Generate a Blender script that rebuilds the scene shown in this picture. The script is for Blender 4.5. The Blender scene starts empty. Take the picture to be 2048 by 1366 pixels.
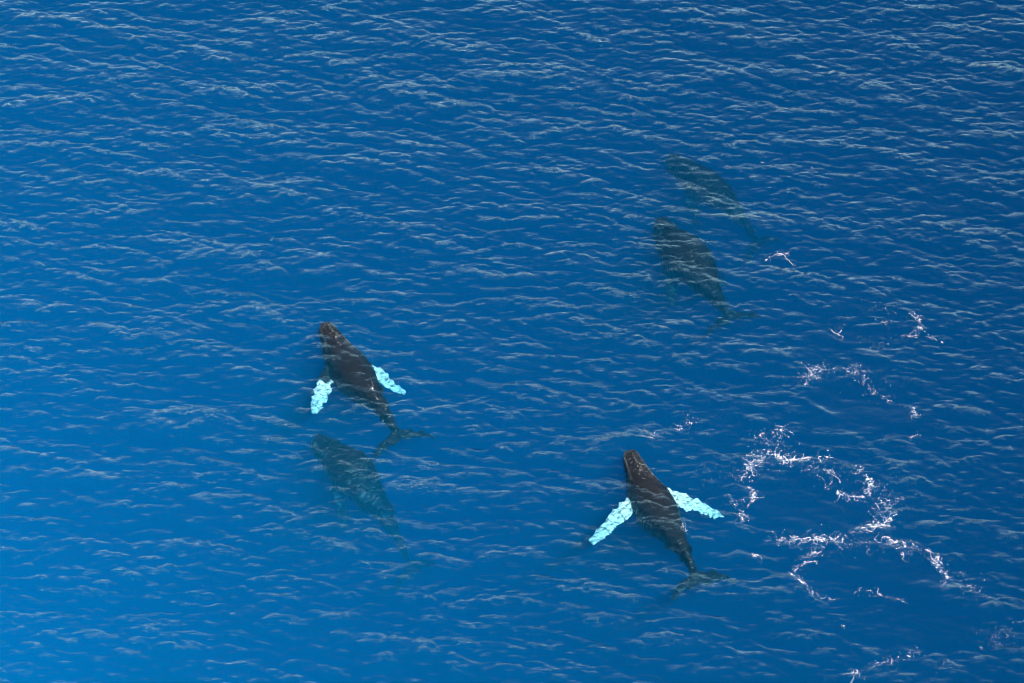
import bpy, math, random
import numpy as np
from mathutils import Vector, Matrix

R = math.radians
scene = bpy.context.scene
col = scene.collection

# ------------------------------------------------------------------ camera
W, H = 2048.0, 1366.0
DEP, HFOV, DIST = R(42.0), R(16.0), 260.0
cam_d = bpy.data.cameras.new('camera')
cam = bpy.data.objects.new('camera', cam_d)
col.objects.link(cam)
cam.location = (0, -DIST * math.cos(DEP), DIST * math.sin(DEP))
cam.rotation_euler = (R(90) - DEP, 0, 0)
cam_d.sensor_width = 36
cam_d.lens = 18 / math.tan(HFOV / 2)
cam_d.clip_start = 1
cam_d.clip_end = 20000
scene.camera = cam

# ------------------------------------------------------------------ sky, sun, exposure
SUN_AZ, SUN_EL = R(140), R(55)          # azimuth clockwise from +Y (the view direction)
world = bpy.data.worlds.new('World')
scene.world = world
world.use_nodes = True
wn = world.node_tree
sky = wn.nodes.new('ShaderNodeTexSky')
sky.sky_type = 'NISHITA'
sky.sun_disc = False
sky.sun_elevation = SUN_EL
sky.sun_rotation = SUN_AZ
sky.air_density = 1.0
sky.dust_density = 0.3
sky.ozone_density = 0.4
bg = wn.nodes['Background']
bg.inputs['Strength'].default_value = 0.15
wn.links.new(sky.outputs[0], bg.inputs['Color'])

sd = bpy.data.lights.new('sun', 'SUN')
sd.energy = 4.5
sd.angle = R(0.53)
sd.color = (1.0, 0.955, 0.89)
sun = bpy.data.objects.new('sun', sd)
col.objects.link(sun)
sdir = Vector((math.sin(SUN_AZ) * math.cos(SUN_EL), math.cos(SUN_AZ) * math.cos(SUN_EL), math.sin(SUN_EL)))
sun.rotation_euler = (-sdir).to_track_quat('-Z', 'Y').to_euler()
sun.location = sdir * 300

vs = scene.view_settings
vs.view_transform = 'Standard'
vs.look = 'None'
vs.gamma = 1
vs.exposure = 1.65
vs.use_curve_mapping = False

cy = scene.cycles
cy.max_bounces = 6
cy.diffuse_bounces = 2
cy.glossy_bounces = 3
cy.transmission_bounces = 4
cy.volume_bounces = 2
cy.transparent_max_bounces = 12
cy.sample_clamp_indirect = 6
cy.filter_width = 1.15
cy.use_denoising = True
try:
    cy.denoiser = 'OPENIMAGEDENOISE'
    cy.denoising_input_passes = 'RGB_ALBEDO_NORMAL'
    cy.denoising_prefilter = 'ACCURATE'
except Exception:
    pass


# ------------------------------------------------------------------ helpers
def at(px, py, z=0.0):
    """photo pixel -> point of the horizontal plane at height z"""
    f = (W / 2) / math.tan(HFOV / 2)
    x, y = (px - W / 2) / f, -(py - H / 2) / f
    fw = Vector((0, math.cos(DEP), -math.sin(DEP)))
    up = Vector((0, math.sin(DEP), math.cos(DEP)))
    d = fw + Vector((1, 0, 0)) * x + up * y
    t = (z - cam.location.z) / d.z
    return cam.location + d * t


def tag(o, label=None, cat=None, group=None, kind=None):
    if label: o['label'] = label
    if cat: o['category'] = cat
    if group: o['group'] = group
    if kind: o['kind'] = kind
    return o


def mesh_np(name, v, quads=None, tris=None, smooth=True):
    me = bpy.data.meshes.new(name)
    v = np.asarray(v, np.float32)
    nq = 0 if quads is None else len(quads)
    nt = 0 if tris is None else len(tris)
    me.vertices.add(len(v))
    me.vertices.foreach_set('co', v.ravel())
    idx = []
    if nq: idx.append(np.asarray(quads, np.int32).ravel())
    if nt: idx.append(np.asarray(tris, np.int32).ravel())
    idx = np.concatenate(idx)
    me.loops.add(len(idx))
    me.loops.foreach_set('vertex_index', idx)
    st = np.concatenate([np.arange(nq) * 4, nq * 4 + np.arange(nt) * 3]).astype(np.int32)
    me.polygons.add(nq + nt)
    me.polygons.foreach_set('loop_start', st)
    me.polygons.foreach_set('use_smooth', np.full(nq + nt, smooth))
    me.update(calc_edges=True)
    me.validate()
    return me


def sstep(x, a, b):
    t = np.clip((x - a) / (b - a), 0, 1)
    return t * t * (3 - 2 * t)


def new_mat(name):
    m = bpy.data.materials.new(name)
    m.use_nodes = True
    nt = m.node_tree
    nt.nodes.clear()
    out = nt.nodes.new('ShaderNodeOutputMaterial')
    return m, nt, out


def N(nt, typ, **kw):
    n = nt.nodes.new(typ)
    for k, val in kw.items():
        if k.startswith('i_'):
            n.inputs[k[2:].replace('_', ' ')].default_value = val
        else:
            setattr(n, k, val)
    return n


# ------------------------------------------------------------------ materials
def water_material():
    m, nt, out = new_mat('sea_water')
    L = nt.links.new
    tc = N(nt, 'ShaderNodeTexCoord')
    mp = N(nt, 'ShaderNodeMapping')
    mp.inputs['Scale'].default_value = (3.2, 8.5, 1.0)
    mp.inputs['Rotation'].default_value = (0, 0, R(8))
    L(tc.outputs['Object'], mp.inputs['Vector'])
    n1 = N(nt, 'ShaderNodeTexNoise', noise_dimensions='2D')
    n1.inputs['Scale'].default_value = 1.0
    n1.inputs['Detail'].default_value = 3.0
    n1.inputs['Roughness'].default_value = 0.6
    n1.inputs['Distortion'].default_value = 0.6
    L(mp.outputs[0], n1.inputs['Vector'])
    at_ = N(nt, 'ShaderNodeAttribute', attribute_name='ripple')
    bump = N(nt, 'ShaderNodeBump')
    bump.inputs['Distance'].default_value = 0.036
    L(at_.outputs['Fac'], bump.inputs['Strength'])
    L(n1.outputs['Fac'], bump.inputs['Height'])
    # Schlick reflectance, the same from above and below (the surface does not bend rays)
    ge = N(nt, 'ShaderNodeNewGeometry')
    dt = N(nt, 'ShaderNodeVectorMath', operation='DOT_PRODUCT')
    L(bump.outputs[0], dt.inputs[0]); L(ge.outputs['Incoming'], dt.inputs[1])
    ab_ = N(nt, 'ShaderNodeMath', operation='ABSOLUTE'); L(dt.outputs['Value'], ab_.inputs[0])
    om = N(nt, 'ShaderNodeMath', operation='SUBTRACT', use_clamp=True); om.inputs[0].default_value = 1; L(ab_.outputs[0], om.inputs[1])
    pw = N(nt, 'ShaderNodeMath', operation='POWER'); pw.inputs[1].default_value = 4.4; L(om.outputs[0], pw.inputs[0])
    fr = N(nt, 'ShaderNodeMath', operation='MULTIPLY_ADD'); fr.inputs[1].default_value = 0.992; fr.inputs[2].default_value = 0.003
    L(pw.outputs[0], fr.inputs[0])
    gl = N(nt, 'ShaderNodeBsdfGlossy')
    gl.inputs['Roughness'].default_value = 0.03
    gl.inputs['Color'].default_value = (0.80, 0.98, 0.96, 1)
    L(bump.outputs[0], gl.inputs['Normal'])
    tr = N(nt, 'ShaderNodeBsdfTransparent')
    # facets turned away let less light through
    sq = N(nt, 'ShaderNodeMath', operation='POWER'); sq.inputs[1].default_value = 2; L(om.outputs[0], sq.inputs[0])
    tl = N(nt, 'ShaderNodeMath', operation='MULTIPLY_ADD'); tl.inputs[1].default_value = -0.55; tl.inputs[2].default_value = 1.0
    L(sq.outputs[0], tl.inputs[0])
    L(tl.outputs[0], tr.inputs['Color'])
    mix = N(nt, 'ShaderNodeMixShader')
    L(fr.outputs[0], mix.inputs[0])
    L(tr.outputs[0], mix.inputs[1])
    L(gl.outputs[0], mix.inputs[2])
    L(mix.outputs[0], out.inputs['Surface'])
    # the body of water: scattering + absorption, even density
    ss = np.array(SIG_S); sa = np.array(SIG_A)
    ds, da = ss.max(), sa.max() * 1.02
    sc = N(nt, 'ShaderNodeVolumeScatter')
    sc.inputs['Color'].default_value = (*(ss / ds), 1)
    sc.inputs['Density'].default_value = ds
    sc.inputs['Anisotropy'].default_value = VOL_G
    ab = N(nt, 'ShaderNodeVolumeAbsorption')
    ab.inputs['Color'].default_value = (*(1 - sa / da), 1)
    ab.inputs['Density'].default_value = da
    ad = N(nt, 'ShaderNodeAddShader')
    L(sc.outputs[0], ad.inputs[0])
    L(ab.outputs[0], ad.inputs[1])
    L(ad.outputs[0], out.inputs['Volume'])
    return m


SIG_S = (0.0000, 0.0050, 0.0092)
SIG_A = (0.32, 0.124, 0.073)
VOL_G = -0.78


def whale_material():
    m, nt, out = new_mat('whale_skin')
    L = nt.links.new
    tc = N(nt, 'ShaderNodeTexCoord')
    n1 = N(nt, 'ShaderNodeTexNoise'); n1.inputs['Scale'].default_value = 0.9; n1.inputs['Detail'].default_value = 6
    L(tc.outputs['Object'], n1.inputs['Vector'])
    r1 = N(nt, 'ShaderNodeValToRGB')
    r1.color_ramp.elements[0].position = 0.3; r1.color_ramp.elements[0].color = (0.0016, 0.0019, 0.0022, 1)
    r1.color_ramp.elements[1].position = 0.75; r1.color_ramp.elements[1].color = (0.0052, 0.0053, 0.0056, 1)
    L(n1.outputs['Fac'], r1.inputs[0])
    # pale fine speckle (scratches, small barnacles)
    n2 = N(nt, 'ShaderNodeTexVoronoi'); n2.inputs['Scale'].default_value = 7.0
    L(tc.outputs['Object'], n2.inputs['Vector'])
    r2 = N(nt, 'ShaderNodeValToRGB')
    r2.color_ramp.elements[0].position = 0.10; r2.color_ramp.elements[0].color = (1, 1, 1, 1)
    r2.color_ramp.elements[1].position = 0.22; r2.color_ramp.elements[1].color = (0, 0, 0, 1)
    L(n2.outputs['Distance'], r2.inputs[0])
    n3 = N(nt, 'ShaderNodeTexNoise'); n3.inputs['Scale'].default_value = 1.6; n3.inputs['Detail'].default_value = 4
    L(tc.outputs['Object'], n3.inputs['Vector'])
    r3 = N(nt, 'ShaderNodeValToRGB')
    r3.color_ramp.elements[0].position = 0.5; r3.color_ramp.elements[1].position = 0.7
    L(n3.outputs['Fac'], r3.inputs[0])
    mu = N(nt, 'ShaderNodeMath', operation='MULTIPLY')
    L(r2.outputs[0], mu.inputs[0]); L(r3.outputs[0], mu.inputs[1])
    mu2 = N(nt, 'ShaderNodeMath', operation='MULTIPLY'); mu2.inputs[1].default_value = 0.13
    L(mu.outputs[0], mu2.inputs[0])
    mx1 = N(nt, 'ShaderNodeMixRGB'); mx1.inputs[2].default_value = (0.10, 0.095, 0.09, 1)
    L(mu2.outputs[0], mx1.inputs[0]); L(r1.outputs[0], mx1.inputs[1])
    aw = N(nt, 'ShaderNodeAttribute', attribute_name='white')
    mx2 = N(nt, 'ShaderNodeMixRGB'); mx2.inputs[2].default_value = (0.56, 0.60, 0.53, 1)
    n5 = N(nt, 'ShaderNodeTexNoise'); n5.inputs['Scale'].default_value = 3.4; n5.inputs['Detail'].default_value = 5
    n5.inputs['Roughness'].default_value = 0.65
    mp5 = N(nt, 'ShaderNodeMapping')
    mp5.inputs['Rotation'].default_value = (0, 0, R(-24))
    mp5.inputs['Scale'].default_value = (0.9, 1.5, 1.0)
    L(tc.outputs['Object'], mp5.inputs['Vector'])
    L(mp5.outputs[0], n5.inputs['Vector'])
    r5 = N(nt, 'ShaderNodeValToRGB')
    r5.color_ramp.elements[0].position = 0.37; r5.color_ramp.elements[0].color = (.16, .18, .18, 1)
    r5.color_ramp.elements[1].position = 0.56
    L(n5.outputs['Fac'], r5.inputs[0])
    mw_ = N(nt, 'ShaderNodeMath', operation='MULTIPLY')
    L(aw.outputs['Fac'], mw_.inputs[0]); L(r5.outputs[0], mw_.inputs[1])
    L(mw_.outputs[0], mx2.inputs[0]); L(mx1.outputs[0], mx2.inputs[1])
    p = N(nt, 'ShaderNodeBsdfPrincipled')
    p.inputs['Roughness'].default_value = 0.42
    p.inputs['Specular IOR Level'].default_value = 0.18
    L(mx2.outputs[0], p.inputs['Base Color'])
    b = N(nt, 'ShaderNodeBump'); b.inputs['Distance'].default_value = 0.03; b.inputs['Strength'].default_value = 0.5
    n4 = N(nt, 'ShaderNodeTexNoise'); n4.inputs['Scale'].default_value = 5; n4.inputs['Detail'].default_value = 4
    L(tc.outputs['Object'], n4.inputs['Vector'])
    L(n4.outputs['Fac'], b.inputs['Height'])
    L(b.outputs[0], p.inputs['Normal'])
    L(p.outputs[0], out.inputs['Surface'])
    return m


def plain(name, c, rough=0.7):
    m, nt, out = new_mat(name)
    tc = N(nt, 'ShaderNodeTexCoord')
    n = N(nt, 'ShaderNodeTexNoise'); n.inputs['Scale'].default_value = 3
    nt.links.new(tc.outputs['Object'], n.inputs['Vector'])
    mx = N(nt, 'ShaderNodeMixRGB')
    mx.inputs[1].default_value = (*[x * 0.85 for x in c], 1)
    mx.inputs[2].default_value = (*c, 1)
    nt.links.new(n.outputs['Fac'], mx.inputs[0])
    p = N(nt, 'ShaderNodeBsdfPrincipled')
    p.inputs['Roughness'].default_value = rough
    nt.links.new(mx.outputs[0], p.inputs['Base Color'])
    nt.links.new(p.outputs[0], out.inputs['Surface'])
    return m


M_WATER = water_material()
M_SKIN = whale_material()
M_FOAM = plain('foam', (0.62, 0.62, 0.61), 0.8)
M_BARN = plain('barnacle_shell', (0.42, 0.40, 0.36), 0.8)
M_BED = plain('seabed_sand', (0.10, 0.10, 0.09), 0.9)

# ------------------------------------------------------------------ the sea surface
DX = 0.085
NF = 1536
LT = NF * DX
rng = np.random.default_rng(11)


def wave_fields():
    k1 = 2 * np.pi * np.fft.fftfreq(NF, DX)
    kx, ky = np.meshgrid(k1, k1, indexing='ij')
    k = np.hypot(kx, ky); k[0, 0] = 1e-6
    th = np.arctan2(ky, kx)
    noise = (rng.standard_normal((NF, NF)) + 1j * rng.standard_normal((NF, NF)))

    def spec(l0, l1, direction, spread, base, amp):
        d = np.cos(th - direction)
        D = base + (1 - base) * np.abs(d) ** spread
        P = D / k ** 4 * np.exp(-(2 * np.pi / l0 / k) ** 4) * np.exp(-(k * l1 / (2 * np.pi)) ** 2)
        return amp * np.sqrt(P)

    def fld(Hk):
        g = np.fft.ifft2
        h = g(Hk).real
        dx = g(-1j * kx / k * Hk).real
        dy = g(-1j * ky / k * Hk).real
        sl = np.sqrt(np.mean(g(1j * kx * Hk).real ** 2 + g(1j * ky * Hk).real ** 2))
        return h, dx, dy, sl
    big = fld(noise * spec(8, 1.8, R(77), 6, 0.02, 1))
    mid = fld(noise[::-1] * (spec(2.1, 0.38, R(68), 10, 0.012, 1) + 0.7 * spec(1.8, 0.38, R(110), 10, 0.012, 1)))
    fine = fld(np.roll(noise, 77, 0) * spec(0.75, 0.18, R(84), 3, 0.05, 1))
    return big, mid, fine


BIG, MID, FINE = wave_fields()


def scaled(f, slope):
    s = slope / f[3]
    return f[0] * s, f[1] * s, f[2] * s


BIG, MID, FINE = scaled(BIG, 0.085), scaled(MID, 0.205), scaled(FINE, 0.185)
_crest = sstep(BIG[0] / BIG[0].std() * 0.4 + MID[0] / MID[0].std() * 1.0, 0.2, 2.2)

_kk = 2 * np.pi * np.fft.fftfreq(NF, DX)
_g = np.fft.ifft2(np.fft.fft2(rng.standard_normal((NF, NF))) * np.exp(-((_kk[:, None] * 2.6) ** 2 + (_kk[None, :] * 1.8) ** 2) / 2)).real
_gust = sstep(_g / _g.std(), -1.6, 1.6)          # patches of stronger and weaker wind ripple


def bil(a, x, y):
    u, v = x / DX, y / DX
    i, j = np.floor(u).astype(int), np.floor(v).astype(int)
    fu, fv = u - i, v - j
    i0, i1, j0, j1 = i % NF, (i + 1) % NF, j % NF, (j + 1) % NF
    return (a[i0, j0] * (1 - fu) * (1 - fv) + a[i1, j0] * fu * (1 - fv) + a[i0, j1] * (1 - fu) * fv + a[i1, j1] * fu * fv)


# smooth slicks left by the flukes: (px, py, half width px, half height px, strength)
SLICKS = [(1625, 1015, 135, 70, .82), (1712, 815, 120, 62, .72), (1745, 1150, 170, 60, .75), (1690, 690, 110, 45, .5),
          (1820, 1250, 160, 60, .6), (1560, 955, 70, 30, .5)]
SLW = []
for (px, py, a, b, s) in SLICKS:
    c = at(px, py)
    SLW.append((c.x, c.y, (at(px + a, py) - c).length, (at(px, py - b) - c).length, s))

# low wave rims pushed up by the whales: world polylines, height, width
RIMS = [([(1165, 925), (1195, 903), (1228, 886), (1262, 880), (1300, 884), (1330, 880)], 0.34, 0.62),
        ([(1590, 1165), (1612, 1192), (1650, 1222), (1700, 1250)], 0.12, 0.4),
        ([(1700, 700), (1740, 715), (1790, 728), (1850, 745)], 0.16, 0.5),
        ([(1580, 845), (1640, 868), (1700, 876), (1760, 866), (1800, 850)], 0.14, 0.5),
        ([(1620, 900), (1680, 893), (1740, 905), (1790, 935), (1815, 975)], 0.12, 0.5),
        ([(1555, 780), (1600, 800), (1660, 835), (1700, 845)], 0.13, 0.45)]


def ground_field(x, y):
    calm = np.zeros_like(x)
    for (cx, cy_, a, b, s) in SLW:
        r = np.hypot((x - cx) / a, (y - cy_) / b)
        calm = np.maximum(calm, s * (1 - sstep(r, 0.75, 1.15)))
    rim = np.zeros_like(x)
    for pts, hgt, wd in RIMS:
        P = [at(*p) for p in pts]
        best = np.full(x.shape, 1e9); tt = np.zeros_like(x)
        n = len(P) - 1
        for i in range(n):
            ax, ay, bx, by = P[i].x, P[i].y, P[i + 1].x, P[i + 1].y
            q = np.clip(((x - ax) * (bx - ax) + (y - ay) * (by - ay)) / ((bx - ax) ** 2 + (by - ay) ** 2), 0, 1)
            d = np.hypot(x - ax - q * (bx - ax), y - ay - q * (by - ay))
            sel = d < best
            best = np.where(sel, d, best); tt = np.where(sel, (i + q) / n, tt)
        rim += hgt * np.sin(np.pi * np.clip(tt * 0.9 + 0.05, 0, 1)) * np.exp(-(best / wd) ** 2)
    return calm, rim


def surface(x, y):
    """undisturbed position -> displaced position of the sea surface, ripple strength"""
    calm, rim = ground_field(x, y)
    ck = np.clip(bil(_crest, x, y) + 0.8 * np.clip(rim / 0.12, 0, 1), 0, 1)
    fm = (0.34 + 1.5 * ck) * (1 - calm)
    gust = 0.72 + 0.56 * bil(_gust, x, y)
    fm = fm * gust
    mm = (1 - 0.8 * calm) * (0.8 + 0.2 * gust)
    bm = 1 - 0.3 * calm
    ch = 1.25
    X = x + ch * (bm * bil(BIG[1], x, y) + mm * bil(MID[1], x, y)) + 0.6 * fm * bil(FINE[1], x, y)
    Y = y + ch * (bm * bil(BIG[2], x, y) + mm * bil(MID[2], x, y)) + 0.6 * fm * bil(FINE[2], x, y)
    Z = bm * bil(BIG[0], x, y) + mm * bil(MID[0], x, y) + fm * bil(FINE[0], x, y) + rim
    return X, Y, Z, (0.22 + 0.8 * ck) * gust * (1 - calm)


def axis(lo, hi, far):
    core = np.arange(lo, hi + DX * 0.5, DX)
    out, st = [], DX
    p = hi
    while p < far:
        st *= 1.25; p += st; out.append(p)
    out = np.array(out)
    return np.concatenate([(lo - (out - hi))[::-1], core, out])


def build_sea():
    x = axis(-45.5, 45.5, 4500); y = axis(-34.5, 45.5, 4500)
    X0, Y0 = np.meshgrid(x, y, indexing='ij')
    fade_x = 1 - sstep(np.maximum(np.abs(X0) - 60, 0), 0, 60)
    X, Y, Z, rip = surface(X0.ravel(), Y0.ravel())
    # coarse cells far away keep only a flat sheet with material relief
    dist = np.maximum(np.maximum(np.abs(X0) - 45.5, 0), np.maximum(-34.5 - Y0, Y0 - 45.5)).ravel()
    f = 1 - sstep(dist, 4, 30)
    X = X0.ravel() + f * (X - X0.ravel()); Y = Y0.ravel() + f * (Y - Y0.ravel()); Z = Z * f
    nx, ny = len(x), len(y)
    i = np.arange(nx - 1)[:, None] * ny + np.arange(ny - 1)[None, :]
    q = np.stack([i, i + ny, i + ny + 1, i + 1], -1).reshape(-1, 4)
    v = np.stack([X, Y, Z], -1)
    # close the body of water: walls and bottom
    border = np.concatenate([np.arange(nx) * ny, (nx - 1) * ny + np.arange(1, ny), np.arange(nx - 2, -1, -1) * ny + ny - 1, np.arange(ny - 2, 0, -1)])
    nb = len(border)
    base = len(v)
    vb = v[border].copy(); vb[:, 2] = -90
    j = np.arange(nb); jn = (j + 1) % nb
    qs = np.stack([border[j], base + j, base + jn, border[jn]], -1)
    ctr = base + nb
    v = np.concatenate([v, vb, [[0, 0, -90]]])
    tb = np.stack([np.full(nb, ctr), base + jn, base + j], -1)
    me = mesh_np('sea', v, np.concatenate([q, qs]), tb)
    a = me.attributes.new('ripple', 'FLOAT', 'POINT')
    a.data.foreach_set('value', np.concatenate([rip, np.zeros(nb + 1)]).astype(np.float32))
    me.materials.append(M_WATER)
    o = bpy.data.objects.new('sea', me)
    col.objects.link(o)
    tag(o, 'clear deep blue sea with short wind waves and smooth slicks', 'sea', kind='structure')
    bed = mesh_np('seabed', [(-4600, -4600, -92), (4600, -4600, -92), (4600, 4600, -92), (-4600, 4600, -92)], [(0, 1, 2, 3)])
    bed.materials.append(M_BED)
    b = bpy.data.objects.new('seabed', bed)
    col.objects.link(b)
    tag(b, 'dark sandy seabed deep under the blue water', 'seabed', kind='structure')


build_sea()


# ------------------------------------------------------------------ whales
BODY = [  # s, half width, top, bottom   (fractions of the body length)
    (0.004, .016, -.012, -.022), (0.012, .030, -.010, -.032), (0.030, .042, -.008, -.045), (.055, .051, -.006, -.058),
    (.09, .056, -.004, -.072), (.13, .065, .000, -.086), (.17, .074, .010, -.098), (.21, .083, .030, -.107), (.25, .094, .052, -.113),
    (.29, .100, .068, -.116), (.34, .106, .079, -.117), (.40, .108, .085, -.113), (.47, .103, .085, -.104), (.55, .083, .078, -.087),
    (.63, .063, .068, -.070), (.71, .045, .055, -.054), (.79, .031, .044, -.041), (.86, .022, .034, -.032), (.92, .017, .025, -.023),
    (.965, .012, .016, -.014), (.985, .007, .008, -.007)]
ROST = [
    (0.0, .012, .004, -.010), (.007, .025, .009, -.013), (.02, .035, .013, -.016), (.045, .042, .017, -.020), (.08, .044, .021, -.03),
    (.115, .049, .026, -.04), (.15, .054, .033, -.04), (.19, .060, .043, -.04), (.23, .066, .055, -.03), (.27, .070, .066, -.02), (.31, .05, .070, .0)]


def loft(tab, L, kw=1.0, kh=1.0, nseg=28, nst=70, p=2.3, ridge=None):
    t = np.array(tab) * [1, kw, kh, kh]
    s = np.linspace(0, 1, nst) ** 1.25 * (t[-1, 0] - t[0, 0]) + t[0, 0]
    w, a, b = (np.interp(s, t[:, 0], t[:, i]) for i in (1, 2, 3))
    ker = np.array([1, 2, 1]) / 4
    for arr in (w, a, b):
        for _ in range(2):
            arr[2:-2] = np.convolve(arr, ker, 'same')[2:-2]
    ang = np.linspace(0, 2 * np.pi, nseg, endpoint=False)
    c, sn = np.cos(ang), np.sin(ang)
    cx = np.sign(c) * np.abs(c) ** (2 / p); cz = np.sign(sn) * np.abs(sn) ** (2 / p)
    zc, hh = (a + b) / 2, (a - b) / 2
    V = np.zeros((nst, nseg, 3))
    V[..., 0] = w[:, None] * cx[None]
    V[..., 1] = -s[:, None]
    V[..., 2] = zc[:, None] + hh[:, None] * cz[None]
    if ridge:
        V[..., 2] += ridge(s[:, None], V[..., 0]) * (cz[None] > 0.2)
    v = V.reshape(-1, 3) * L
    i = np.arange(nst - 1)[:, None] * nseg + np.arange(nseg)[None]
    j = np.arange(nst - 1)[:, None] * nseg + ((np.arange(nseg) + 1) % nseg)[None]
    q = np.stack([i, j, j + nseg, i + nseg], -1).reshape(-1, 4)
    c0, c1 = len(v), len(v) + 1
    v = np.concatenate([v, [V[0].mean(0) * L, V[-1].mean(0) * L]])
    k = np.arange(nseg); kn = (k + 1) % nseg
    t0 = np.stack([np.full(nseg, c0), kn, k], -1)
    e = (nst - 1) * nseg
    t1 = np.stack([np.full(nseg, c1), e + k, e + kn], -1)
    return v, q, np.concatenate([t0, t1])


def blade(spine, chord_dir, normal, lead, trail, thick, n=40, m=10):
    """closed flat fin: spine points (n,3), chord offsets lead/trail (n), thickness (n)"""
    top, bot = [], []
    c = np.linspace(0, 1, m)
    prof = np.sqrt(np.clip(c, 0, 1)) * (1 - c) * 2.6
    V = []
    for i in range(n):
        for sgn in (1, -1):
            off = lead[i] + (trail[i] - lead[i]) * c
            pt = spine[i][None] + chord_dir[i][None] * off[:, None] + normal[i][None] * (sgn * thick[i] * 0.5 * (prof + 0.06))[:, None]
            V.append(pt)
    V = np.array(V).reshape(n, 2, m, 3)
    v = V.reshape(-1, 3)
    idx = np.arange(n * 2 * m).reshape(n, 2, m)
    ring = np.concatenate([idx[:, 0, :], idx[:, 1, ::-1]], 1)      # n x 2m
    r2 = np.roll(ring, -1, 1)
    q = np.stack([ring[:-1], r2[:-1], r2[1:], ring[1:]], -1).reshape(-1, 4)
    tr = []
    for e, rr in ((0, ring[0][::-1]), (n - 1, ring[-1])):
        cc = len(v)
        v = np.concatenate([v, [v[rr].mean(0)]])
        tr += [(cc, rr[a], rr[(a + 1) % len(rr)]) for a in range(len(rr))]
    return v, q, np.array(tr)


def flipper(side, L, f):
    n = 48
    t = np.linspace(0, 1, n)
    sw, dn = R(f['sweep']), R(f['down'])
    curve = R(f.get('curve', 18))
    a = sw + curve * (t - 0.35)
    step = f.get('len', .34) * L / (n - 1)
    d = np.stack([side * np.cos(a) * np.cos(dn), -np.sin(a) * np.cos(dn), -np.sin(dn) * np.ones(n)], -1)
    root = np.array([side * .080, -.300, -.015]) * L
    sp = root + np.concatenate([np.zeros((1, 3)), np.cumsum(d[:-1] * step, 0)])
    up = np.array([0, 0, 1.0]) + np.array([0, f.get('twist', 0.0), 0])
    ch = np.cross(d, up) * side                 # towards the tail
    ch = -ch if ch[0, 1] > 0 else ch
    ch /= np.linalg.norm(ch, axis=1)[:, None]
    nm = np.cross(ch, d); nm /= np.linalg.norm(nm, axis=1)[:, None]
    wid = np.interp(t, [0, .1, .3, .55, .8, .93, 1], [.070, .084, .098, .092, .075, .056, .030]) * L
    knob = 0.007 * L * np.abs(np.sin(t * np.pi * 6.5)) ** 3 * (t < 0.97)
    lead = -wid * 0.45 - knob
    trail = wid * 0.55 + 0.004 * L * np.sin(t * 31)
    th = np.interp(t, [0, .3, .7, 1], [.026, .020, .013, .009]) * L
    return blade(sp, ch, nm, lead, trail, th, n, 12), sp, wid


def flukes(L, f):
    n = 61
    u = np.linspace(-1, 1, n); a = np.abs(u)
    ls = np.interp(a, [0, .07, .2, .42, .66, .86, 1], [.925, .934, .947, .962, .984, 1.012, 1.045])
    ts = np.interp(a, [0, .04, .1, .25, .45, .66, .86, .95, 1], [.992, 1.0, 1.008, 1.014, 1.017, 1.026, 1.042, 1.05, 1.051])
    ts = ts + 0.0022 * np.sin(a * 47)
    span = f.get('span', .21) * L
    sp = np.stack([u * span, np.zeros(n), -f.get('droop', .02) * L * a ** 2 + f.get('tilt', 0) * u * span], -1)
    ch = np.tile([0, -1.0, 0.0], (n, 1)); nm = np.tile([0, 0, 1.0], (n, 1))
    th = np.interp(a, [0, .1, .5, 1], [.026, .022, .015, .008]) * L
    return blade(sp, ch, nm, ls * L, ts * L, th, n, 14)


def dorsal(L):
    n = 14
    t = np.linspace(0, 1, n)
    sp = np.stack([np.zeros(n), -(.655 + .022 * t ** 1.5) * L, (.052 + .030 * t) * L], -1)
    wid = np.interp(t, [0, .3, .7, 1], [.10, .062, .034, .012]) * L
    ch = np.tile([0, -1.0, 0.0], (n, 1)); nm = np.tile([1.0, 0, 0], (n, 1))
    return blade(sp, ch, nm, -wid * .55, wid * .45, np.interp(t, [0, 1], [.026, .010]) * L, n, 10)


def remesh(parts, voxel, smooth):
    vs_, qs_, ts_, o = [], [], [], 0
    for v, q, t in parts:
        vs_.append(v); qs_.append(q + o); ts_.append(t + o); o += len(v)
    me = mesh_np('tmp', np.concatenate(vs_), np.concatenate(qs_), np.concatenate(ts_))
    ob = bpy.data.objects.new('tmp', me)
    col.objects.link(ob)
    m = ob.modifiers.new('r', 'REMESH'); m.mode = 'VOXEL'; m.voxel_size = voxel; m.use_smooth_shade = True
    s = ob.modifiers.new('s', 'SMOOTH'); s.factor = 0.5; s.iterations = smooth
    dg = bpy.context.evaluated_depsgraph_get()
    dg.update()
    new = bpy.data.meshes.new_from_object(ob.evaluated_get(dg))
    bpy.data.objects.remove(ob)
    bpy.data.meshes.remove(me)
    return new


def hump(s, x):
    r = .014 * np.exp(-(x / .008) ** 2) * sstep(s, .02, .05) * (1 - sstep(s, .14, .19))
    r += .024 * np.exp(-(x / .020) ** 2) * np.exp(-((s - .152) / .022) ** 2)
    r -= .012 * np.exp(-((np.abs(x) - .012) / .006) ** 2) * np.exp(-((s - .165) / .012) ** 2)
    return r


KW, KH = 1.16, 1.08
WOB = 0.44
SLX, SLY = (np.gradient(FINE[0] * 1.3 + MID[0] * 0.7, DX, axis=a) for a in (0, 1))


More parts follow.
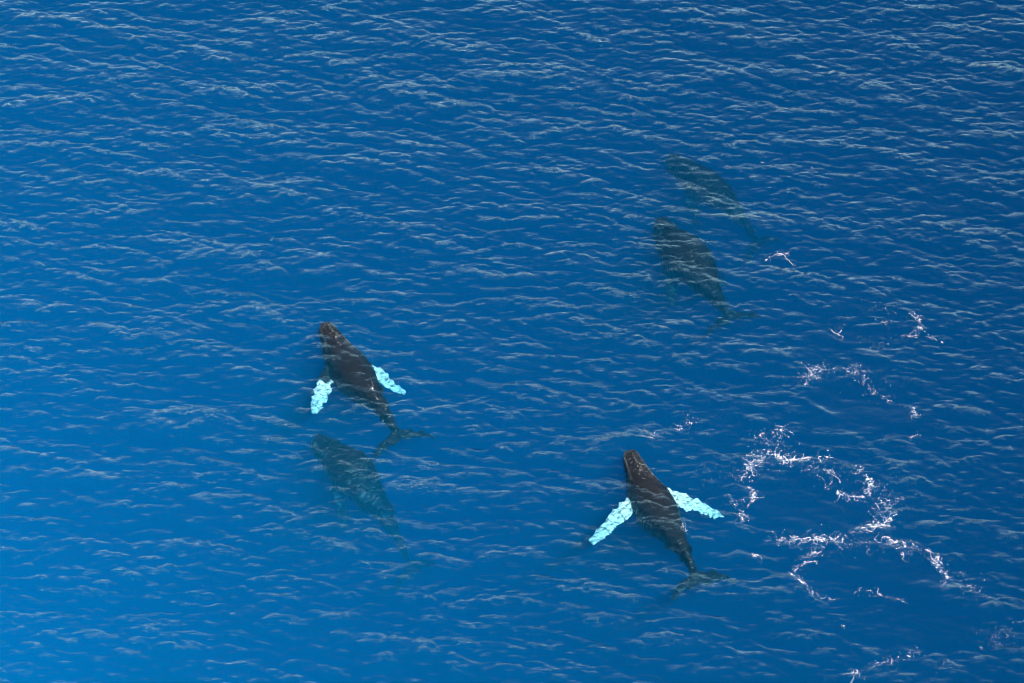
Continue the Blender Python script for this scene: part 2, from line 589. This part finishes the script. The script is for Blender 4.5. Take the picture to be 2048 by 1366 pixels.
def make_whale(w):
    L = w['L']
    rg = np.random.default_rng(w['seed'])
    parts = [loft(BODY, L, KW * w.get('wide', 1), KH), loft(ROST, L, 1.2, KH, 36, 60, 2.6, hump), flukes(L, w.get('fluke', {})), dorsal(L)]
    fl = []
    for side in (-1, 1):
        b, sp, wid = flipper(side, L, w['flip'][0 if side < 0 else 1])
        parts.append(b); fl.append((sp, wid))
    me = remesh(parts, w.get('voxel', .055), 3)
    n = len(me.vertices)
    v = np.empty(n * 3, np.float32); me.vertices.foreach_get('co', v); v = v.reshape(-1, 3).astype(float)
    nr = np.empty(n * 3, np.float32); me.vertices.foreach_get('normal', nr); nr = nr.reshape(-1, 3)
    # pale flippers
    white = np.zeros(n)
    s = -v[:, 1] / L
    half = np.interp(s, [r[0] for r in BODY], [r[1] for r in BODY]) * L * KW
    for i, (sp, wid) in enumerate(fl):
        side = -1 if i == 0 else 1
        near = np.full(n, 1e9); tt = np.zeros(n)
        sel = np.where((v[:, 0] * side > half * 1.0) & (s > .15) & (s < .75))[0]
        for j in range(len(sp)):
            d = np.linalg.norm(v[sel] - sp[j], axis=1)
            b = d < near[sel]
            near[sel[b]] = d[b]; tt[sel[b]] = j / (len(sp) - 1)
        wloc = np.interp(tt, np.linspace(0, 1, len(sp)), wid)
        edge = w['flip'][i].get('dark', .16)
        wob = .05 * np.sin(v[:, 1] * 5.1) + .04 * np.sin(v[:, 0] * 7.7 + 1)
        wh = sstep(tt + wob, edge, edge + .1) * (near < wloc * 0.95 + .25)
        white = np.maximum(white, wh * w.get('white', 1.0))
    # highlights painted in pale: wet lip edge and lit head ridge
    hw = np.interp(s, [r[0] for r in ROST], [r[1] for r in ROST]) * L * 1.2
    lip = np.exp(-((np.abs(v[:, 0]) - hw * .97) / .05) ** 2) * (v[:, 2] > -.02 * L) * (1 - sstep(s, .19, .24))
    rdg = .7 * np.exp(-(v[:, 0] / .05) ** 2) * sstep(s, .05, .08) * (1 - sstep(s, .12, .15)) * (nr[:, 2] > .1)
    brk = np.clip(np.sin(v[:, 1] * 23) * np.sin(v[:, 0] * 31 + 2) + .5, 0, 1)
    pale = np.clip(lip * (.45 + .55 * brk) + rdg * brk, 0, 1)
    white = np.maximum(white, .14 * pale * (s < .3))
    # tubercles: knobs in rows on the upper jaw
    for (ts, tx) in [(a, b) for a in (.025, .05, .075, .1, .125, .15) for b in (-.75, -.45, .45, .75)] + [(.035, 0), (.065, 0.), (.095, 0)]:
        hw = np.interp(ts, [r[0] for r in ROST], [r[1] for r in ROST])
        c = np.array([tx * hw + rg.uniform(-.002, .002), -(ts + rg.uniform(-.006, .006))]) * L
        d = np.hypot(v[:, 0] - c[0], v[:, 1] - c[1])
        v[:, 2] += .055 * np.exp(-(d / .085) ** 2) * (v[:, 2] > -.005 * L) * (nr[:, 2] > 0.2)

    def bend(v):
        s = -v[:, 1] / L
        bz = w['bend']
        z = np.interp(s, np.linspace(-.1, 1.2, 131), np.convolve(np.pad(np.interp(np.linspace(-.1, 1.2, 131), [b[0] for b in bz], [b[1] for b in bz]), 8, 'edge'), np.ones(17) / 17, 'valid'))
        bx = w.get('bendx', 0.0)
        o = v.copy()
        o[:, 2] += z
        o[:, 0] += bx * L * ((s - .45) ** 2 - .08)
        return o
    def wobble(p):
        # refraction baked into the mesh: wave slopes shift submerged vertices, so outlines look ragged
        zz = surface(p[:, 0], p[:, 1])[2]
        dep = np.clip(zz - p[:, 2] - .08, 0, 1.5)
        o = p.copy()
        o[:, 0] -= WOB * dep * bil(SLX, p[:, 0], p[:, 1])
        o[:, 1] -= WOB * dep * bil(SLY, p[:, 0], p[:, 1])
        return o
    # barnacle specks on the head
    bv, bt = [], []
    if w.get('barn', 0):
        cand = np.where((nr[:, 2] > .25) & (s < .25) & (v[:, 2] > -.01 * L) & (np.abs(v[:, 0]) < half * 1.2))[0]
        rear = cand[(s[cand] > .13) & (v[cand, 0] > -.3)]
        pick = np.concatenate([rg.choice(cand, w['barn'] // 3, replace=False), rg.choice(rear, w['barn'], replace=False)])
        for p in pick:
            r = rg.uniform(.010, .019) * (1.6 if rg.random() < .12 else 1)
            c = v[p]; k = 6
            a = np.arange(k) * 2 * np.pi / k + rg.random()
            rim = np.stack([c[0] + r * np.cos(a), c[1] + r * np.sin(a), np.full(k, c[2] - .03)], -1)
            tp = np.stack([c[0] + .55 * r * np.cos(a), c[1] + .55 * r * np.sin(a), np.full(k, c[2] + r * .8)], -1)
            o = len(bv)
            bv += [*rim, *tp, c + [0, 0, r * .7]]
            for q in range(k):
                q2 = (q + 1) % k
                bt += [(o + q, o + q2, o + k + q2), (o + q, o + k + q2, o + k + q), (o + k + q, o + k + q2, o + 2 * k)]
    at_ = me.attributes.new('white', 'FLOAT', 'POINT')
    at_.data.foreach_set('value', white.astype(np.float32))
    me.materials.clear(); me.materials.append(M_SKIN)
    me.name = 'humpback_whale'
    ob = bpy.data.objects.new('humpback_whale', me)
    col.objects.link(ob)
    nose, tail = at(*w['nose'], w['znose']), at(*w['tail'], w['ztail'])
    d = nose - tail; d.z = 0
    yaw = math.atan2(-d.x, d.y)
    ob.location = (nose.x, nose.y, w['z'])
    ob.rotation_euler = (0, R(w.get('roll', 0)), yaw)
    v2 = bend(v)
    mw = np.array(Matrix.LocRotScale(ob.location, ob.rotation_euler, None))
    vw = wobble(v2 @ mw[:3, :3].T + mw[:3, 3])
    v2 = (vw - mw[:3, 3]) @ mw[:3, :3]
    me.vertices.foreach_set('co', v2.astype(np.float32).ravel())
    me.update()
    print('whale', w['nose'], 'length on plane', round(d.length, 2))
    tag(ob, w['label'], 'whale', 'humpback whales swimming together')
    if bv:
        bm = mesh_np('barnacles', bend(np.array(bv)), None, bt, False)
        bm.materials.append(M_BARN)
        bo = bpy.data.objects.new('barnacles', bm)
        col.objects.link(bo)
        bo.parent = ob
        tag(bo, 'pale barnacle specks on the dark head', kind='stuff')
    return ob


WHALES = [
    dict(seed=1, L=11.45, nose=(1256, 893), znose=.6, tail=(1402, 1158), ztail=-1.4, z=-.15, barn=55, voxel=.05,
         bend=[(-.1, .45), (0, .42), (.12, .10), (.22, -.45), (.35, -.92), (.5, -1.05), (.65, -1.05), (.8, -1.05), (.9, -1.5), (1.05, -2.1)],
         flip=[dict(sweep=18, down=15, dark=.10, curve=12, len=.38), dict(sweep=36, down=12, dark=.1, curve=14, len=.40)],
         fluke=dict(tilt=.0, droop=.02, span=.215), bendx=.02,
         label='dark whale with head above water and white flippers spread, beside the foam ring'),
    dict(seed=2, L=11.7, nose=(645, 634), znose=.4, tail=(808, 874), ztail=-1.4, z=-.35, roll=4, barn=55, voxel=.05,
         bend=[(-.1, .2), (0, .2), (.12, .05), (.22, -.38), (.35, -.78), (.5, -.9), (.65, -.85), (.8, -.85), (.9, -1.25), (1.05, -1.95)],
         flip=[dict(sweep=41, down=16, dark=.30, curve=14, len=.35), dict(sweep=62, down=13, dark=.28, curve=8, len=.37)],
         fluke=dict(droop=.03, tilt=.02), bendx=.05,
         label='dark whale just under the surface with white flippers swept back, above a submerged whale'),
    dict(seed=3, wide=1.08, L=10.7, nose=(630, 872), znose=-2.4, tail=(822, 1132), ztail=-7.6, z=-2.4, voxel=.08,
         bend=[(-.1, 0), (0, 0), (.4, -.3), (.7, -2.0), (1.0, -5.6), (1.1, -6.6)],
         flip=[dict(sweep=62, down=40, dark=.2), dict(sweep=72, down=48, dark=.2)], white=.0,
         label='blurred dark whale deep under water below the left whale'),
    dict(seed=4, wide=1.22, L=11.4, nose=(1318, 432), znose=-1.5, tail=(1462, 636), ztail=-2.8, z=-1.75, voxel=.08,
         bend=[(-.1, 0), (0, 0), (.4, -.3), (.7, -.7), (1.0, -1.0), (1.1, -1.2)],
         flip=[dict(sweep=66, down=35, dark=.2), dict(sweep=60, down=35, dark=.2)], white=.0,
         label='submerged greenish dark whale, the nearer of the two upper whales'),
    dict(seed=5, wide=.95, L=10.4, nose=(1337, 310), znose=-3.1, tail=(1510, 482), ztail=-5.6, z=-3.1, voxel=.08,
         bend=[(-.1, 0), (0, 0), (.4, -.3), (.7, -.6), (1.0, -2.6), (1.1, -3.2)],
         flip=[dict(sweep=66, down=40, dark=.2), dict(sweep=60, down=40, dark=.2)], white=.0,
         label='faintest submerged whale at the top, farthest from the camera'),
]
for w_ in WHALES:
    make_whale(w_)


# ------------------------------------------------------------------ foam
def foam(name, label, lines, seed):
    """lines: (pixel polyline, half width m, strands per m, specks per m, flake size)"""
    rg = np.random.default_rng(seed)
    px, py, sz = [], [], []
    for pts, wd, dens, spk, size in lines:
        dens, spk, size = dens * .45, spk * 1.9, size * .34
        P = np.array([[at(*p).x, at(*p).y] for p in pts])
        seg = np.linalg.norm(np.diff(P, axis=0), axis=1)
        cum = np.concatenate([[0], np.cumsum(seg)])
        tot = cum[-1]
        clump = np.interp(np.linspace(0, 1, 200), np.linspace(0, 1, max(4, int(tot / .8))), rg.random(max(4, int(tot / .8))))
        clump = clump ** 1.4 + .12; clump /= clump.sum()

        def pick():
            u = (rg.choice(200, p=clump) + rg.random()) / 200 * tot
            c = np.array([np.interp(u, cum, P[:, 0]), np.interp(u, cum, P[:, 1])])
            u2 = min(u + .05, tot); u1 = u2 - .1
            tng = np.array([np.interp(u2, cum, P[:, 0]) - np.interp(u1, cum, P[:, 0]), np.interp(u2, cum, P[:, 1]) - np.interp(u1, cum, P[:, 1])])
            return c, tng / (np.linalg.norm(tng) + 1e-9), u
        for _ in range(int(dens * tot)):
            c, tng, u = pick()
            off = rg.normal(0, wd * .45)
            p = c + np.array([-tng[1], tng[0]]) * off
            a = math.atan2(tng[1], tng[0]) + rg.normal(0, .55) + (math.pi if rg.random() < .5 else 0)
            ns = int(rg.exponential(8)) + 2
            s0 = size * rg.uniform(.55, 1.25)
            da = rg.normal(0, .08)
            for k in range(ns):
                px.append(p[0]); py.append(p[1])
                sz.append(s0 * (1 - .6 * k / ns) * rg.lognormal(-.1, .45))
                a += da + rg.normal(0, .5)
                p = p + np.array([math.cos(a), math.sin(a)]) * .042
        for _ in range(int(spk * tot)):
            c, tng, u = pick()
            off = rg.normal(0, wd * .8) * (1 + rg.exponential(.6))
            p = c + np.array([-tng[1], tng[0]]) * off
            px.append(p[0]); py.append(p[1]); sz.append(size * .75 * rg.lognormal(-.1, .5))
    px, py, sz = np.array(px), np.array(py), np.array(sz)
    X, Y, Z, _ = surface(px, py)
    n, k = len(X), 6
    a = np.arange(k)[None] * 2 * np.pi / k + rg.random((n, 1)) * 6
    rr = sz[:, None] * rg.uniform(.55, 1.15, (n, k))
    st = rg.uniform(.8, 1.6, (n, 1))
    rx, ry = X[:, None] + rr * np.cos(a) * st, Y[:, None] + rr * np.sin(a)
    V = np.zeros((n, k + 1, 3))
    V[:, :k, 0], V[:, :k, 1], V[:, :k, 2] = rx, ry, (Z - .006)[:, None]
    V[:, k, 0], V[:, k, 1], V[:, k, 2] = X, Y, Z + np.minimum(.022, sz * .45)
    o = (np.arange(n) * (k + 1))[:, None]
    q = np.arange(k)[None]
    t = np.stack([o + q, o + (q + 1) % k, np.broadcast_to(o + k, (n, k))], -1).reshape(-1, 3)
    me = mesh_np(name, V.reshape(-1, 3), None, t, True)
    me.materials.append(M_FOAM)
    ob = bpy.data.objects.new(name, me)
    col.objects.link(ob)
    tag(ob, label, 'foam', 'foam on the water', 'stuff')
    print(name, n, 'flakes')


D = 8
foam('foam_ring', 'broken ring of white foam around a smooth slick', [
    ([(1482, 968), (1500, 935), (1515, 915), (1545, 905), (1580, 918)], .55, 22, 26, .05),
    ([(1545, 905), (1570, 925), (1605, 918), (1640, 910), (1662, 912)], .22, 24, 14, .055),
    ([(1580, 925), (1625, 935), (1665, 945), (1672, 965), (1650, 976)], .35, 9, 14, .042),
    ([(1717, 932), (1732, 950), (1742, 968), (1738, 985), (1715, 992), (1690, 988), (1672, 985)], .22, 20, 16, .05),
    ([(1742, 968), (1765, 990), (1782, 1015), (1778, 1035), (1755, 1048), (1725, 1060)], .5, 20, 26, .045),
    ([(1778, 1040), (1750, 1052), (1725, 1060)], .2, 24, 10, .055),
    ([(1538, 1068), (1560, 1080), (1600, 1076), (1650, 1082), (1690, 1070), (1730, 1062)], .28, 17, 22, .05),
    ([(1600, 1085), (1640, 1092), (1720, 1088), (1780, 1092)], .4, 6, 14, .04),
    ([(1500, 970), (1507, 985), (1505, 1002), (1490, 1015), (1482, 1040)], .16, 20, 18, .045),
    ([(1460, 990), (1478, 1018), (1485, 1042)], .12, 8, 8, .035),
], 3)
foam('foam_patch', 'loose white foam flecks above the foam ring', [
    ([(1520, 880), (1545, 862), (1565, 858), (1575, 875), (1545, 888)], .6, 12, 16, .045),
    ([(1525, 862), (1520, 882)], .3, 10, 10, .04),
], 4)
foam('foam_streak', 'thin foam trail running off to the lower right of the ring', [
    ([(1765, 1075), (1790, 1085), (1830, 1092), (1862, 1105)], .24, 20, 22, .05),
    ([(1872, 1112), (1885, 1140), (1895, 1155), (1885, 1172), (1882, 1180)], .16, 22, 16, .045),
    ([(1800, 1096), (1802, 1110), (1820, 1100)], .2, 9, 12, .045),
    ([(1900, 1150), (1925, 1165), (1950, 1185), (1985, 1200)], .5, 4, 14, .035),
], 5)
foam('foam_streak', 'thin foam trail curving below the ring past the small white fleck', [
    ([(1640, 1095), (1615, 1118), (1590, 1140), (1585, 1150)], .2, 14, 16, .045),
    ([(1585, 1150), (1605, 1170), (1640, 1195), (1668, 1200)], .14, 12, 12, .04),
    ([(1710, 1182), (1740, 1180), (1770, 1190), (1805, 1198)], .14, 9, 9, .04),
    ([(1503, 1112), (1516, 1110)], .18, 26, 20, .05),
], 6)
foam('foam_patch', 'scattered foam flecks in an arch over the upper slick', [
    ([(1608, 768), (1618, 745), (1640, 735), (1680, 738), (1720, 745), (1738, 755), (1722, 768)], .35, 9, 30, .045),
    ([(1735, 775), (1765, 788), (1790, 805), (1830, 822)], .2, 6, 10, .04),
    ([(1828, 818), (1834, 832)], .2, 22, 10, .055),
    ([(1838, 858), (1832, 870), (1818, 877)], .1, 12, 8, .04),
    ([(1770, 765), (1800, 760), (1812, 745)], .5, 1, 7, .035),
], 7)
foam('foam_patch', 'small hooked foam line beside the dark water at the far right', [
    ([(1815, 625), (1838, 634), (1842, 655), (1836, 668), (1800, 672)], .14, 14, 12, .045),
    ([(1848, 670), (1868, 678), (1888, 684)], .18, 7, 9, .045),
    ([(1735, 612), (1775, 606), (1800, 618)], .4, 2, 12, .035),
    ([(1660, 640), (1690, 655)], .5, 2, 14, .03),
    ([(1768, 648), (1790, 640)], .25, 8, 10, .04),
    ([(1710, 685), (1750, 690), (1770, 705)], .5, 2, 12, .035),
], 8)
foam('foam_patch', 'broken foam flecks along the bottom edge near the right corner', [
    ([(1705, 1348), (1730, 1338), (1765, 1325), (1800, 1318), (1840, 1300)], .25, 6, 14, .04),
    ([(1708, 1335), (1712, 1366)], .25, 12, 14, .045),
    ([(1885, 1315), (1890, 1350)], .3, 4, 10, .035),
    ([(1985, 1280), (2010, 1262), (2040, 1270)], .6, 5, 14, .04),
    ([(1985, 1262), (1970, 1300)], .5, 2, 10, .035),
    ([(1682, 1252), (1690, 1256)], .06, 20, 8, .045),
], 9)
foam('foam_crest', 'short bright breaking crest between the submerged whales and the slick', [
    ([(1530, 520), (1545, 510), (1565, 506), (1585, 500)], .09, 18, 8, .045),
    ([(1663, 660), (1674, 666), (1680, 670)], .08, 28, 6, .045),
    ([(1515, 325), (1525, 322)], .08, 14, 6, .04),
    ([(1620, 330), (1630, 345)], .2, 5, 12, .035),
], 10)
foam('foam_crest', 'foam specks on the wave pushed up by the head of the right whale', [
    ([(1285, 878), (1300, 872), (1325, 882)], .3, 8, 22, .04),
    ([(1355, 858), (1375, 845), (1398, 836)], .3, 12, 30, .038),
    ([(1410, 925), (1440, 945), (1450, 970)], .9, .8, 12, .03),
    ([(1300, 935), (1318, 950)], .25, 1, 10, .03),
], 12)
foam('foam_crest', 'thin white wash line over the back fin of the left whale', [
    ([(741, 772), (747, 782), (752, 795), (759, 803)], .05, 9, 8, .036),
], 13)
foam('foam_crest', 'small white wash over the back fin of the right whale', [
    ([(1364, 1052), (1371, 1066)], .07, 18, 14, .05),
], 14)
